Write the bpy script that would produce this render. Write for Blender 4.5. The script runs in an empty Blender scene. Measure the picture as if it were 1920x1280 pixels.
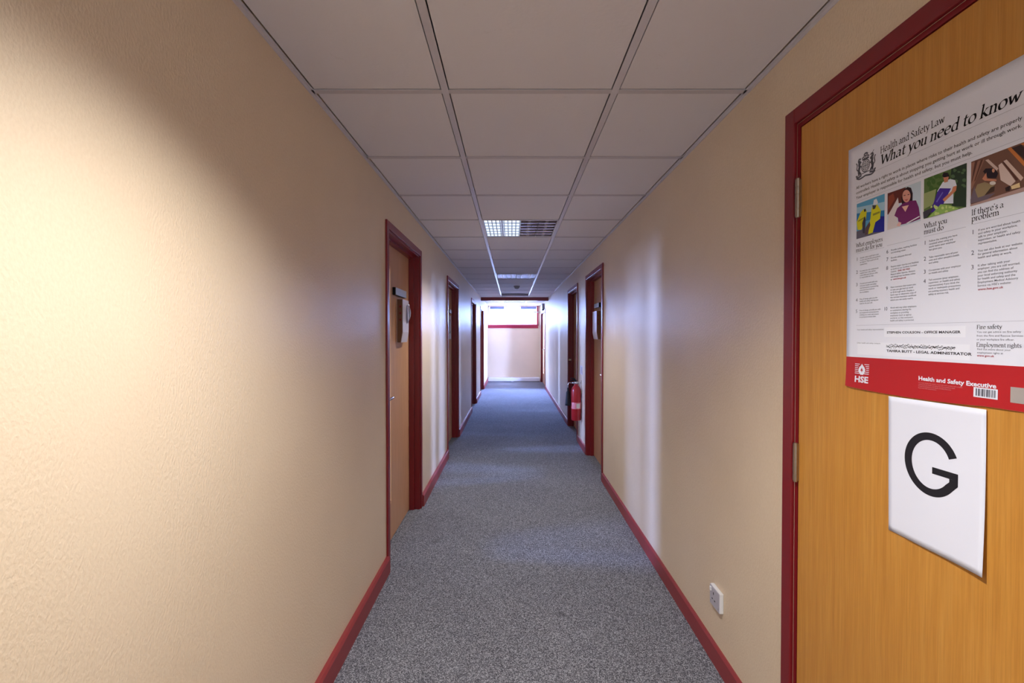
import bpy, bmesh, math, random
from mathutils import Vector, Matrix
random.seed(7)
scene = bpy.context.scene
COL = scene.collection

# ------------------------------------------------------------------ camera
F_PX = 853.0
cam_data = bpy.data.cameras.new('camera')
cam_data.sensor_width = 36.0
cam_data.lens = F_PX * 36.0 / 1920.0
cam_data.clip_start = 0.02
cam = bpy.data.objects.new('camera', cam_data)
COL.objects.link(cam)
cam.location = (0, 0, 1.34)
cam.rotation_euler = (math.radians(90) - math.atan(12 / F_PX), 0, 0)
scene.camera = cam

# ------------------------------------------------------------------ view, world, lights
vs = scene.view_settings
vs.view_transform = 'Standard'
vs.look = 'None'
vs.gamma = 1.0
vs.use_curve_mapping = False
vs.exposure = 0.2

world = bpy.data.worlds.new('sky')
scene.world = world
world.use_nodes = True
bg = world.node_tree.nodes['Background']
bg.inputs[0].default_value = (0.70, 0.82, 1.0, 1)
bg.inputs[1].default_value = 3.0

CEIL = 2.202
XL, XR, YB, YE = -0.710, 0.832, -2.70, 13.40
GX0, GX1, ROW0, PITCH = -0.236, 0.364, 1.624, 0.6
DAY = (0.31, 0.43, 1.0)
TUBE = (0.98, 0.985, 1.0)


def area(name, loc, rot, sx, sy, power, color, spread=180):
    l = bpy.data.lights.new(name, 'AREA')
    l.shape = 'RECTANGLE'
    l.size, l.size_y = sx, sy
    l.energy = power
    l.color = color
    l.spread = math.radians(spread)
    o = bpy.data.objects.new(name, l)
    COL.objects.link(o)
    o.location = loc
    o.rotation_euler = rot
    return o


H = math.pi / 2
# the lit halves of the working louvre fittings: a louvre throws a cone with a clear cut-off
for y, p in ((ROW0 - 2 * PITCH, 104.0), (ROW0 - 7 * PITCH, 80.0), (ROW0 + 3 * PITCH, 66.0)):
    l = bpy.data.lights.new('louvre_light', 'SPOT')
    l.energy = p
    l.color = TUBE
    l.spot_size = math.radians(128)
    l.spot_blend = 0.95
    l.shadow_soft_size = 0.05
    o = bpy.data.objects.new('louvre_light', l)
    COL.objects.link(o)
    o.location = (GX0 + 0.155, y + 0.3, CEIL - 0.062)
# added fill light behind the camera, raises the ambient level
area('rear_fill_light', (0.06, YB - 0.5, 1.45), (H, 0, 0), 1.5, 1.6, 24, (0.90, 0.93, 1.0))
# daylight: the window in the end wall
area('end_window_daylight', (0.06, YE + 1.25, 2.95), (-H + math.radians(38), 0, 0), 2.6, 1.4, 5200, DAY)
area('end_window_daylight', (0.06, YE + 0.45, 1.92), (-H, 0, 0), 1.9, 0.9, 200, DAY)
# daylight: the windows of the offices behind the doors (x, y, width, power)
for x, y, w, p in ((-4.8, 3.17, 0.45, 350), (-4.8, 2.2, 1.1, 420), (-4.8, 4.95, 0.8, 600), (-4.8, 8.6, 0.6, 600), (-4.8, 10.4, 1.2, 700),
                   (4.8, 4.00, 0.9, 600), (4.8, 5.3, 0.8, 600), (4.8, 11.0, 4.6, 5000)):
    area('office_window_daylight', (x, y, 1.75), (0, -H if x < 0 else H, 0), 1.0, w, p, DAY)


# ------------------------------------------------------------------ materials
def srgb(r, g, b):
    f = lambda c: (c / 12.92 if c <= 0.04045 else ((c + 0.055) / 1.055) ** 2.4)
    return (f(r / 255), f(g / 255), f(b / 255), 1)


def mat(name, col, rough=0.5, metal=0.0, spec=0.5):
    m = bpy.data.materials.new(name)
    m.use_nodes = True
    b = m.node_tree.nodes['Principled BSDF']
    b.inputs['Base Color'].default_value = col
    b.inputs['Roughness'].default_value = rough
    b.inputs['Metallic'].default_value = metal
    b.inputs['Specular IOR Level'].default_value = spec
    return m


def nodes(m):
    return m.node_tree.nodes, m.node_tree.links, m.node_tree.nodes['Principled BSDF']


def noise(m, scale, detail=3, vec=(1, 1, 1), rough=0.5):
    N, L, b = nodes(m)
    tc = N.new('ShaderNodeTexCoord')
    mp = N.new('ShaderNodeMapping')
    mp.inputs['Scale'].default_value = vec
    n = N.new('ShaderNodeTexNoise')
    n.inputs['Scale'].default_value = scale
    n.inputs['Detail'].default_value = detail
    n.inputs['Roughness'].default_value = rough
    L.new(tc.outputs['Object'], mp.inputs[0])
    L.new(mp.outputs[0], n.inputs['Vector'])
    return n


def ramp(m, n, stops):
    N, L, b = nodes(m)
    r = N.new('ShaderNodeValToRGB')
    while len(r.color_ramp.elements) < len(stops):
        r.color_ramp.elements.new(0.5)
    for e, (p, c) in zip(r.color_ramp.elements, stops):
        e.position = p
        e.color = c
    L.new(n.outputs[0], r.inputs[0])
    return r


def mix(m, fac, a, b_, mode='MIX'):
    N, L, b = nodes(m)
    x = N.new('ShaderNodeMix')
    x.data_type = 'RGBA'
    x.blend_type = mode
    for sock, v in ((x.inputs[0], fac), (x.inputs[6], a), (x.inputs[7], b_)):
        if hasattr(v, 'links'):
            L.new(v, sock)
        else:
            sock.default_value = v
    return x.outputs[2]


def bump(m, sock, strength, dist):
    N, L, b = nodes(m)
    bp = N.new('ShaderNodeBump')
    bp.inputs['Strength'].default_value = strength
    bp.inputs['Distance'].default_value = dist
    L.new(sock, bp.inputs['Height'])
    L.new(bp.outputs[0], b.inputs['Normal'])


M = {}
# cream embossed vinyl wallpaper
m = M['wall'] = mat('cream_wallpaper', srgb(236, 216, 187), 0.42, 0, 0.5)
a = noise(m, 210, 3, (1, 1, 0.6))
c = noise(m, 2.2, 2)
r = ramp(m, a, ((0.30, srgb(229, 207, 177)), (0.7, srgb(234, 213, 184))))
r2 = ramp(m, c, ((0.3, (0.95, 0.94, 0.93, 1)), (0.7, (1, 1, 1, 1))))
m.node_tree.links.new(mix(m, 1.0, r.outputs[0], r2.outputs[0], 'MULTIPLY'), nodes(m)[2].inputs['Base Color'])
bump(m, a.outputs[0], 0.5, 0.0026)
# carpet
m = M['carpet'] = mat('speckled_grey_carpet', srgb(120, 120, 126), 0.95, 0, 0.15)
N, L, b = nodes(m)
tc = N.new('ShaderNodeTexCoord')
a = N.new('ShaderNodeTexVoronoi')
a.inputs['Scale'].default_value = 330
L.new(tc.outputs['Object'], a.inputs['Vector'])
sep = N.new('ShaderNodeSeparateColor')
L.new(a.outputs['Color'], sep.inputs[0])
a2 = noise(m, 160, 2)
mm = N.new('ShaderNodeMix')
mm.inputs[0].default_value = 0.35
L.new(sep.outputs[0], mm.inputs[2])
L.new(a2.outputs[0], mm.inputs[3])
r = ramp(m, mm, ((0.12, srgb(58, 58, 64)), (0.5, srgb(108, 108, 114)), (0.84, srgb(186, 186, 192))))
c = noise(m, 1.4, 4)
r2 = ramp(m, c, ((0.3, (0.86, 0.86, 0.87, 1)), (0.65, (1, 1, 1, 1))))
base = mix(m, 1.0, r.outputs[0], r2.outputs[0], 'MULTIPLY')
N, L, b = nodes(m)
tc = N.new('ShaderNodeTexCoord')
for (px, py, rad, amt) in ((0.235, 2.17, 0.028, 0.45), (-0.5, 2.95, 0.05, 0.25), (0.05, 2.75, 0.05, 0.22)):
    d = N.new('ShaderNodeVectorMath')
    d.operation = 'DISTANCE'
    d.inputs[1].default_value = (px, py, 0)
    L.new(tc.outputs['Object'], d.inputs[0])
    mr = N.new('ShaderNodeMapRange')
    mr.inputs['From Min'].default_value = rad
    mr.inputs['From Max'].default_value = rad * 0.4
    mr.inputs['To Max'].default_value = amt
    L.new(d.outputs['Value'], mr.inputs['Value'])
    base = mix(m, mr.outputs[0], base, (0.03, 0.03, 0.035, 1))
L.new(base, b.inputs['Base Color'])
bump(m, a2.outputs[0], 0.3, 0.003)
# ceiling tile
m = M['tile'] = mat('mineral_tile', srgb(230, 225, 226), 0.9, 0, 0.2)
a = noise(m, 90, 4)
c = noise(m, 7, 5, (1, 1, 1), 0.75)
r = ramp(m, c, ((0.2, srgb(219, 212, 212)), (0.34, srgb(232, 227, 229))))
m.node_tree.links.new(r.outputs[0], nodes(m)[2].inputs['Base Color'])
bump(m, a.outputs[0], 0.25, 0.002)
M['tbar'] = mat('lilac_white_metal', srgb(214, 208, 212), 0.32, 0, 0.6)
M['tbar_matt'] = mat('dull_white_metal', srgb(206, 199, 201), 0.75, 0, 0.3)
# painted joinery
m = M['red'] = mat('dark_red_gloss_paint', srgb(128, 24, 32), 0.33, 0, 0.5)
a = noise(m, 30, 3)
bump(m, a.outputs[0], 0.08, 0.002)
M['skirt'] = mat('red_skirting_paint', srgb(146, 50, 52), 0.38, 0, 0.5)


# wood veneer with vertical grain
def wood(name, c0, c1, c2):
    m = mat(name, c1, 0.36, 0, 0.5)
    a = noise(m, 9, 6, (1, 9, 0.35), 0.65)
    f = noise(m, 60, 3, (1, 6, 0.12), 0.6)
    r = ramp(m, a, ((0.28, c0), (0.5, c1), (0.72, c2)))
    r2 = ramp(m, f, ((0.35, (0.88, 0.86, 0.82, 1)), (0.6, (1, 1, 1, 1))))
    m.node_tree.links.new(mix(m, 1.0, r.outputs[0], r2.outputs[0], 'MULTIPLY'), nodes(m)[2].inputs['Base Color'])
    return m


M['wood'] = wood('honey_veneer', srgb(198, 134, 54), srgb(208, 145, 62), srgb(216, 156, 74))
M['wood_pale'] = wood('beech_veneer', srgb(192, 142, 104), srgb(204, 154, 115), srgb(214, 166, 128))
M['bead'] = mat('pale_beading', srgb(226, 180, 132), 0.4)
M['steel'] = mat('brushed_steel', srgb(196, 192, 188), 0.28, 1.0)
M['hinge'] = mat('aged_nickel', srgb(176, 162, 146), 0.35, 1.0)
M['chrome'] = mat('polished_chrome', srgb(225, 226, 230), 0.12, 1.0)
M['black'] = mat('black_plastic', srgb(20, 20, 26), 0.55, 0, 0.3)
M['white'] = mat('white_plastic', srgb(236, 234, 234), 0.35)
M['offwhite'] = mat('cream_plastic', srgb(226, 216, 206), 0.4)
M['grey'] = mat('grey_plastic', srgb(150, 146, 152), 0.4)
M['socketface'] = mat('socket_face_grey', srgb(190, 186, 196), 0.3)
M['brown'] = mat('brown_card', srgb(120, 82, 58), 0.6)
M['lilac'] = mat('frosted_lilac_plastic', srgb(206, 198, 208), 0.35)
M['blueplate'] = mat('pale_blue_aluminium', srgb(190, 200, 216), 0.3, 0.3)
M['paper'] = mat('white_paper', srgb(236, 237, 248), 0.6, 0, 0.3)
M['paper2'] = mat('writing_panel_paper', srgb(243, 244, 253), 0.6, 0, 0.3)
M['ink'] = mat('black_ink', srgb(34, 32, 38), 0.6, 0, 0.3)
M['inkgrey'] = mat('grey_ink', srgb(92, 92, 104), 0.6, 0, 0.3)
M['inkred'] = mat('red_ink', srgb(166, 30, 60), 0.6, 0, 0.3)
M['rule'] = mat('pale_rule_ink', srgb(168, 170, 184), 0.6, 0, 0.3)
M['posterred'] = mat('poster_red', srgb(190, 34, 40), 0.35, 0, 0.5)
M['pink'] = mat('pink_ink', srgb(232, 140, 145), 0.5)
M['extred'] = mat('extinguisher_red', srgb(172, 34, 38), 0.3)
M['reflector'] = mat('louvre_aluminium', srgb(214, 210, 214), 0.16, 1.0)
M['backlit'] = mat('white_frame_backlit_shade', srgb(120, 140, 190), 0.4)  # white frame bars, their backlit blue shade put into the colour
M['windowred'] = mat('window_trim_red', srgb(160, 36, 62), 0.4)
M['dark'] = mat('socket_hole_black', srgb(12, 12, 14), 0.6)


def emis(name, col, s):
    m = bpy.data.materials.new(name)
    m.use_nodes = True
    N = m.node_tree.nodes
    N.clear()
    e = N.new('ShaderNodeEmission')
    e.inputs[0].default_value = col
    e.inputs[1].default_value = s
    o = N.new('ShaderNodeOutputMaterial')
    m.node_tree.links.new(e.outputs[0], o.inputs[0])
    return m


M['lit'] = emis('lit_diffuser', (0.76, 0.88, 1.0, 1), 1.15)
M['gridlit'] = mat('white_louvre_plastic', srgb(196, 214, 244), 0.4)
M['blade'] = mat('satin_louvre_blade', srgb(226, 218, 224), 0.2, 0.85)


def glass():
    m = bpy.data.materials.new('clear_glass')
    m.use_nodes = True
    N = m.node_tree.nodes
    N.clear()
    t = N.new('ShaderNodeBsdfTransparent')
    t.inputs[0].default_value = (0.94, 0.97, 0.97, 1)
    g = N.new('ShaderNodeBsdfGlossy')
    g.inputs['Roughness'].default_value = 0.02
    fr = N.new('ShaderNodeFresnel')
    fr.inputs[0].default_value = 1.45
    mx = N.new('ShaderNodeMixShader')
    o = N.new('ShaderNodeOutputMaterial')
    L = m.node_tree.links
    L.new(fr.outputs[0], mx.inputs[0])
    L.new(t.outputs[0], mx.inputs[1])
    L.new(g.outputs[0], mx.inputs[2])
    L.new(mx.outputs[0], o.inputs[0])
    return m


M['glass'] = glass()


# ------------------------------------------------------------------ mesh helpers
def box(bm, x0, x1, y0, y1, z0, z1, mi=0, bev=0.0):
    if x1 < x0: x0, x1 = x1, x0
    if y1 < y0: y0, y1 = y1, y0
    if z1 < z0: z0, z1 = z1, z0
    v = [bm.verts.new(p) for p in ((x0, y0, z0), (x1, y0, z0), (x1, y1, z0), (x0, y1, z0),
                                   (x0, y0, z1), (x1, y0, z1), (x1, y1, z1), (x0, y1, z1))]
    fs = []
    for q in ((0, 3, 2, 1), (4, 5, 6, 7), (0, 1, 5, 4), (1, 2, 6, 5), (2, 3, 7, 6), (3, 0, 4, 7)):
        f = bm.faces.new([v[i] for i in q])
        f.material_index = mi
        fs.append(f)
    if bev > 0:
        es = list({e for f in fs for e in f.edges})
        bmesh.ops.bevel(bm, geom=es, offset=bev, segments=2, profile=0.5, affect='EDGES')


def tube(bm, pts, rad, n=12, caps=True, mi=0):
    pts = [Vector(p) for p in pts]
    rads = rad if isinstance(rad, (list, tuple)) else [rad] * len(pts)
    rings = []
    up = None
    for i, p in enumerate(pts):
        t = (pts[min(i + 1, len(pts) - 1)] - pts[max(i - 1, 0)])
        if t.length < 1e-9:
            t = Vector((0, 0, 1))
        t.normalize()
        if up is None:
            up = t.orthogonal().normalized()
        else:
            up = (up - t * up.dot(t))
            up = up.normalized() if up.length > 1e-6 else t.orthogonal().normalized()
        s = t.cross(up)
        rings.append([bm.verts.new(p + (up * math.cos(2 * math.pi * k / n) + s * math.sin(2 * math.pi * k / n)) * rads[i]) for k in range(n)])
    for A, B in zip(rings, rings[1:]):
        for k in range(n):
            f = bm.faces.new((A[k], A[(k + 1) % n], B[(k + 1) % n], B[k]))
            f.material_index = mi
            f.smooth = True
    if caps:
        for R in (rings[0][::-1], rings[-1]):
            f = bm.faces.new(R)
            f.material_index = mi


def obj(name, bm, m, parent=None, smooth=False):
    me = bpy.data.meshes.new(name)
    bmesh.ops.recalc_face_normals(bm, faces=bm.faces)
    bm.to_mesh(me)
    bm.free()
    for x in (m if isinstance(m, (list, tuple)) else [m]):
        me.materials.append(M[x] if isinstance(x, str) else x)
    if smooth:
        for p in me.polygons:
            p.use_smooth = True
    o = bpy.data.objects.new(name, me)
    COL.objects.link(o)
    if parent is not None:
        o.parent = parent
        o.matrix_parent_inverse = Matrix.Translation(-Vector(parent.location))
    return o


def tag(o, label, cat, kind=None, group=None):
    o['label'] = label
    o['category'] = cat
    if kind:
        o['kind'] = kind
    if group:
        o['group'] = group
    return o


def empty(name, loc):
    o = bpy.data.objects.new(name, None)
    o.empty_display_size = 0.1
    o.location = loc
    COL.objects.link(o)
    return o


def copy_tree(o, loc, parent=None):
    c = o.copy()
    COL.objects.link(c)
    if parent is None:
        c.location = loc
    else:
        c.parent = parent
    for ch in list(o.children):
        copy_tree(ch, loc, c)
    return c


B = bmesh.new

# ------------------------------------------------------------------ doors' positions
# side, near outer y, far outer y, leaf recess
DOORS = {
    'door_1': (-1, 2.556, 3.542), 'door_2': (-1, 4.965, 6.005), 'door_3': (-1, 7.917, 8.93), 'door_4': (-1, 10.16, 11.30),
    'door_5': (1, 0.430, 1.378), 'door_6': (1, 4.139, 5.106), 'door_7': (1, 5.738, 6.745), 'door_8': (1, 11.30, 13.00),
}
FW, FT, TOP = 0.045, 0.011, 1.992       # architrave width and thickness, outer top
TOPS = {-1: 1.990, 1: 1.998}

# ------------------------------------------------------------------ shell
bm = B()
box(bm, -6, 6, YB - 0.3, YE + 0.14, -0.12, 0.0)
tag(obj('floor', bm, 'carpet'), 'speckled grey carpet running the length of the corridor', 'floor', 'structure')


def wall(name, s, label):
    X = XL if s < 0 else XR
    top = TOPS[s] - FW
    bm = B()
    x0, x1 = (X - 0.14, X) if s < 0 else (X, X + 0.14)
    y = YB - 0.14
    for d in sorted([v for v in DOORS.values() if v[0] == s], key=lambda v: v[1]):
        a, b = d[1] + FW, d[2] - FW
        box(bm, x0, x1, y, a, 0, CEIL + 0.2)
        box(bm, x0, x1, a, b, top, CEIL + 0.2)
        y = b
    box(bm, x0, x1, y, YE + 0.14, 0, CEIL + 0.2)
    return tag(obj(name, bm, 'wall'), label, 'wall', 'structure')


wall('wall_left', -1, 'cream textured wallpaper wall on the left with four red-framed doors')
wall('wall_right', 1, 'cream textured wallpaper wall on the right with the poster door')
bm = B()
WX0, WX1, WZ0, WZ1 = XL, 0.765, 1.640, CEIL - 0.012
box(bm, XL, XR, YE, YE + 0.14, 0, WZ0)
box(bm, WX1, XR, YE, YE + 0.14, WZ0, CEIL + 0.2)
box(bm, XL, WX1, YE, YE + 0.14, WZ1, CEIL + 0.2)
tag(obj('wall_end', bm, 'wall'), 'pale cream wall at the far end below the high window', 'wall', 'structure')
bm = B()
box(bm, XL, XR, YB - 0.14, YB, 0, 0.75)
box(bm, XL, XR, YB - 0.14, YB, 2.05, CEIL + 0.2)
box(bm, XL, XL + 0.12, YB - 0.14, YB, 0.75, 2.05)
box(bm, XR - 0.12, XR, YB - 0.14, YB, 0.75, 2.05)
tag(obj('wall_back', bm, 'wall'), 'cream wall closing the corridor behind the camera', 'wall', 'structure')

for n, (s, y) in enumerate(((-1, 0.6), (-1, 4.25), (-1, 7.0), (-1, 9.5), (1, 3.0), (1, 5.42), (1, 8.2)), 1):  # added unseen walls, stop window light crossing from one door to another
    bm = B()
    xa = XL - 0.14 if s < 0 else XR + 0.14
    box(bm, xa, s * 5.6, y - 0.04, y + 0.04, 0, CEIL + 0.2)
    tag(obj('wall_light_block_%d' % n, bm, 'wall'), 'added unseen partition blocking stray daylight %s' % ('left of the corridor, %s' % {0.6: 'nearest', 4.25: 'between first and second doors', 7.0: 'between second and third doors', 9.5: 'between third and farthest doors'}[y] if s < 0 else 'right of the corridor, %s' % {3.0: 'nearest', 5.42: 'behind the fire extinguisher', 8.2: 'before the double door'}[y]), 'wall', 'structure')

# suspended ceiling
LIGHT_ROWS = (-7, -2, 3, 8, 13)
rows = [k for k in range(-8, 21)]
bm = B()
xs = (XL, GX0, GX1, XR)
for k in rows:
    y0, y1 = max(ROW0 + k * PITCH, YB), min(ROW0 + (k + 1) * PITCH, YE)
    if y1 - y0 < 0.05:
        continue
    for i in range(3):
        if i == 1 and k in LIGHT_ROWS:
            continue
        e = 0.0155
        box(bm, xs[i] + e, xs[i + 1] - e, y0 + e, y1 - e, CEIL + 0.001, CEIL + 0.016, bev=0.0012)
box(bm, XL, XR, YB, YE, CEIL + 0.14, CEIL + 0.2)
ceil = tag(obj('ceiling', bm, 'tile'), 'suspended ceiling of square off-white mineral tiles', 'ceiling', 'structure')
bm = B()
h = 0.012
for x in (GX0, GX1):
    box(bm, x - h, x + h, YB, YE, CEIL - 0.001, CEIL + 0.002)
    box(bm, x - 0.0015, x + 0.0015, YB, YE, CEIL + 0.002, CEIL + 0.04)
obj('main_bars', bm, 'tbar', ceil)
bm = B()
for k in rows:
    y = ROW0 + k * PITCH
    if YB < y < YE:
        for i in range(3):
            box(bm, xs[i] + (h if i else 0.001), xs[i + 1] - (h if i < 2 else 0.001), y - h, y + h, CEIL - 0.001, CEIL + 0.002)
            box(bm, xs[i] + 0.002, xs[i + 1] - 0.002, y - 0.0015, y + 0.0015, CEIL + 0.002, CEIL + 0.04)
obj('cross_bars', bm, 'tbar_matt', ceil)
for n, s, X, t in (('trim_1', 1, XL, 0.014), ('trim_2', -1, XR, 0.012)):
    bm = B()
    box(bm, X, X + s * 0.003, YB, YE, CEIL - t, CEIL + 0.002)
    box(bm, X, X + s * 0.011, YB, YE, CEIL - 0.001, CEIL + 0.002)
    tag(obj(n, bm, 'tbar'), 'thin lilac-white metal edge trim between ceiling and %s wall' % ('left' if s > 0 else 'right'), 'trim', 'structure')
bm = B()
box(bm, XL, XR, 10.38, 10.50, CEIL - 0.078, CEIL + 0.05, bev=0.003)
tag(obj('trim_3', bm, 'red'), 'dark red timber beam crossing the ceiling before the far window', 'beam', 'structure')


# skirtings
def skirt(name, s, t, hgt, label):
    X = XL if s < 0 else XR
    bm = B()

    def run(a, b):
        xa, xb = X, X - s * t
        prof = ((xa, 0), (xb, 0), (xb, hgt - 0.010), (xb + s * 0.007, hgt), (xa, hgt))
        A = [bm.verts.new((x, a, z)) for x, z in prof]
        C = [bm.verts.new((x, b, z)) for x, z in prof]
        n = len(prof)
        for i in range(n):
            bm.faces.new((A[i], A[(i + 1) % n], C[(i + 1) % n], C[i]))
        bm.faces.new(A[::-1])
        bm.faces.new(C)
    y = YB
    for d in sorted([v for v in DOORS.values() if v[0] == s], key=lambda v: v[1]):
        run(y, d[1])
        y = d[2]
    run(y, YE)
    return tag(obj(name, bm, 'skirt'), label, 'skirting board', 'structure')


skirt('baseboard_left', -1, 0.022, 0.09, 'dull red skirting board along the foot of the left wall')
skirt('baseboard_right', 1, 0.012, 0.085, 'dull red skirting board along the foot of the right wall')


# ------------------------------------------------------------------ doors
def lever(parent, s, x, y, z, length=0.115):
    """lever handle: rose, neck, lever pointing away from the camera"""
    bm = B()
    tube(bm, [(x, y, z), (x - s * 0.009, y, z)], 0.026, 20)
    tube(bm, [(x - s * 0.009, y, z), (x - s * 0.045, y, z), (x - s * 0.052, y + 0.010, z), (x - s * 0.054, y + 0.03, z),
              (x - s * 0.054, y + length * 0.7, z), (x - s * 0.051, y + length, z - 0.002)], [0.010, 0.010, 0.0105, 0.010, 0.009, 0.0075], 12)
    tube(bm, [(x, y, z - 0.085), (x - s * 0.008, y, z - 0.085)], 0.022, 20)
    return obj('handle', bm, 'chrome', parent)


def door(name, label, leaf_label=None, slots=True, depth=0.078, double=False, frame_children=()):
    s, y0, y1 = DOORS[name]
    X = XL if s < 0 else XR
    top = TOPS[s]
    root = empty(name, (X, (y0 + y1) / 2, 0))
    tag(root, label, 'door', 'structure')
    # frame: architrave + lining + stop
    bm = B()
    xa = X - s * FT
    a, b, t = y0 + FW, y1 - FW, top - FW

    def U(x_in, x_out, ya, yb, zt, w, bev=0):
        box(bm, x_in, x_out, ya, ya + w, 0, zt, bev=bev)
        box(bm, x_in, x_out, yb - w, yb, 0, zt, bev=bev)
        box(bm, x_in, x_out, ya + w, yb - w, zt - w, zt, bev=bev)
    U(xa, X, y0, y1, top, FW, 0.0025)
    U(X, X + s * 0.135, a, b, t, 0.012)
    if slots:
        U(X + s * 0.040, X + s * (depth - 0.001), a + 0.012, b - 0.012, t - 0.012, 0.014)
    else:
        U(X + s * 0.0455, X + s * 0.080, a + 0.012, b - 0.012, t - 0.012, 0.016)
    obj('frame', bm, 'red', root)
    la, lb, lt = a + 0.015, b - 0.015, t - 0.015
    xf, xb = X + s * depth, X + s * (depth + 0.042)
    leaves = [(la, lb)] if not double else [(la, (la + lb) / 2 - 0.002), ((la + lb) / 2 + 0.002, lb)]
    for i, (p, q) in enumerate(leaves):
        bm = B()
        z0, z1 = 0.008, lt
        if slots:
            if double:
                w0 = p + 0.30 if i == 0 else p + 0.22
                w1 = w0 + 0.26
            else:
                w0, w1 = p + 0.130, p + 0.305
            v0, v1 = 0.27, 1.77
            box(bm, xf, xb, p, w0, z0, z1)
            box(bm, xf, xb, w1, q, z0, z1)
            box(bm, xf, xb, w0, w1, z0, v0)
            box(bm, xf, xb, w0, w1, v1, z1)
        else:
            box(bm, xf, xb, p, q, z0, z1, bev=0.001)
        leaf = obj('door_leaf', bm, 'wood_pale' if slots else 'wood', root)
        if slots:
            bm = B()
            xm = (xf + xb) / 2
            box(bm, xm - 0.003, xm + 0.003, w0, w1, v0, v1)
            obj('vision_panel', bm, 'glass', leaf)
            bm = B()
            e = 0.022
            for (c, d, f, g) in ((w0 - 0.004, w0 + e * 0.5, v0 - 0.004, v1 + 0.004), (w1 - e * 0.5, w1 + 0.012, v0 - 0.004, v1 + 0.004)):
                box(bm, xf - s * 0.009, xf + s * 0.016, c, d, f, g, bev=0.002)
            for (f, g) in ((v0 - 0.012, v0 + e * 0.5), (v1 - e * 0.5, v1 + 0.012)):
                box(bm, xf - s * 0.009, xf + s * 0.016, w0, w1, f, g, bev=0.002)
            obj('glazing_bead', bm, 'bead', leaf)
            if not double or i == 1:
                lever(leaf, s, xf, p + 0.085, 0.955, 0.135)
    return root, xf


door('door_1', 'open-grained wooden door nearest on the left, red frame, document holder on its leaf')
door('door_2', 'second wooden door on the left, red frame, white notice on its leaf')
door('door_3', 'third red-framed door on the left, seen almost edge-on')
door('door_4', 'farthest red-framed door on the left, just before the end wall')
d5, xf5 = door('door_5', 'large honey-coloured flush door at right foreground carrying the safety poster', slots=False, depth=0.001)
door('door_6', 'wooden door on the right with pale document holder, red frame')
d7, _ = door('door_7', 'red-framed door on the right beyond the fire extinguisher')
d8, _ = door('door_8', 'glazed double door at the far right under the grey door closer', depth=0.042, double=True)

# strike plate on the far jamb of door_7
bm = B()
s, y0, y1 = DOORS['door_7']
yy = y1 - FW - 0.012
box(bm, XR + 0.002, XR + 0.038, yy - 0.0015, yy - 0.0001, 0.965, 0.99)
obj('strike_plate', bm, 'chrome', d7)

# hinges of the poster door
for z0 in (1.682, 0.917, 0.16):
    bm = B()
    zh = 0.107
    yk, xk = 1.3185, XR - 0.0075
    n = 5
    for k in range(n):
        tube(bm, [(xk, yk, z0 + zh * k / n + 0.0005), (xk, yk, z0 + zh * (k + 1) / n - 0.0005)], 0.0068, 24)
    tube(bm, [(xk, yk, z0 - 0.003), (xk, yk, z0 + zh + 0.003)], 0.0055, 16)
    for f in bm.faces:
        f.smooth = False
    box(bm, xk + 0.002, xk + 0.0085, yk - 0.004, yk + 0.010, z0, z0 + zh)
    obj('hinge', bm, 'hinge', d5)

# ------------------------------------------------------------------ window in the end wall
win = empty('window_1', ((WX0 + WX1) / 2, YE + 0.06, WZ0))
tag(win, 'high wide window glaring white across the end wall', 'window', 'structure')
bm = B()
yf0, yf1 = YE + 0.075, YE + 0.125
e = 0.028
x0, x1, z0, z1 = WX0 + 0.002, WX1 - 0.002, WZ0 + 0.001, WZ1 - 0.001
box(bm, x0, x1, yf0, yf1, z0, z0 + e)
box(bm, x0, x1, yf0, yf1, z1 - e * 0.6, z1)
box(bm, x0, x0 + e, yf0, yf1, z0, z1)
box(bm, x1 - e, x1, yf0, yf1, z0, z1)
obj('frame', bm, 'white', win)
for (p, q) in ((-0.655, -0.235), (0.255, 0.725)):
    bm = B()
    box(bm, p, q, yf0 - 0.006, yf1 - 0.01, WZ1 - 0.078, WZ1 - 0.018, bev=0.003)
    obj('top_light', bm, 'backlit', win)
bm = B()
box(bm, x0 + 0.01, x1 - 0.01, yf0 + 0.02, yf0 + 0.026, z0 + 0.01, z1 - 0.01)
obj('pane', bm, 'glass', win)
bm = B()
box(bm, XL, 0.785, YE - 0.05, YE + 0.074, WZ0 - 0.022, WZ0 + 0.004, bev=0.003)
box(bm, XL, 0.765, YE - 0.022, YE, WZ0 - 0.095, WZ0 - 0.022)
obj('window_board', bm, 'windowred', win)
bm = B()
box(bm, WX1 - 0.035, WX1 + 0.012, YE - 0.012, YE + 0.01, WZ0 + 0.004, CEIL - 0.004)
obj('side_trim', bm, 'windowred', win)

w2 = empty('added_window', (0.06, YB - 0.07, 0.75))  # added window, out of view, an opening for the fill light
tag(w2, 'added unseen window with white frame behind the camera, for fill light', 'window', 'structure')
bm = B()
a_, b_, c_, d_ = XL + 0.121, XR - 0.121, 0.751, 2.049
for q in ((a_, b_, c_, c_ + 0.05), (a_, b_, d_ - 0.05, d_), (a_, a_ + 0.05, c_ + 0.05, d_ - 0.05), (b_ - 0.05, b_, c_ + 0.05, d_ - 0.05), (0.04, 0.08, c_ + 0.05, d_ - 0.05)):
    box(bm, q[0], q[1], YB - 0.10, YB - 0.05, q[2], q[3])
obj('frame', bm, 'white', w2)
bm = B()
box(bm, a_ + 0.04, b_ - 0.04, YB - 0.078, YB - 0.072, c_ + 0.04, d_ - 0.04)
obj('pane', bm, 'glass', w2)

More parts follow.
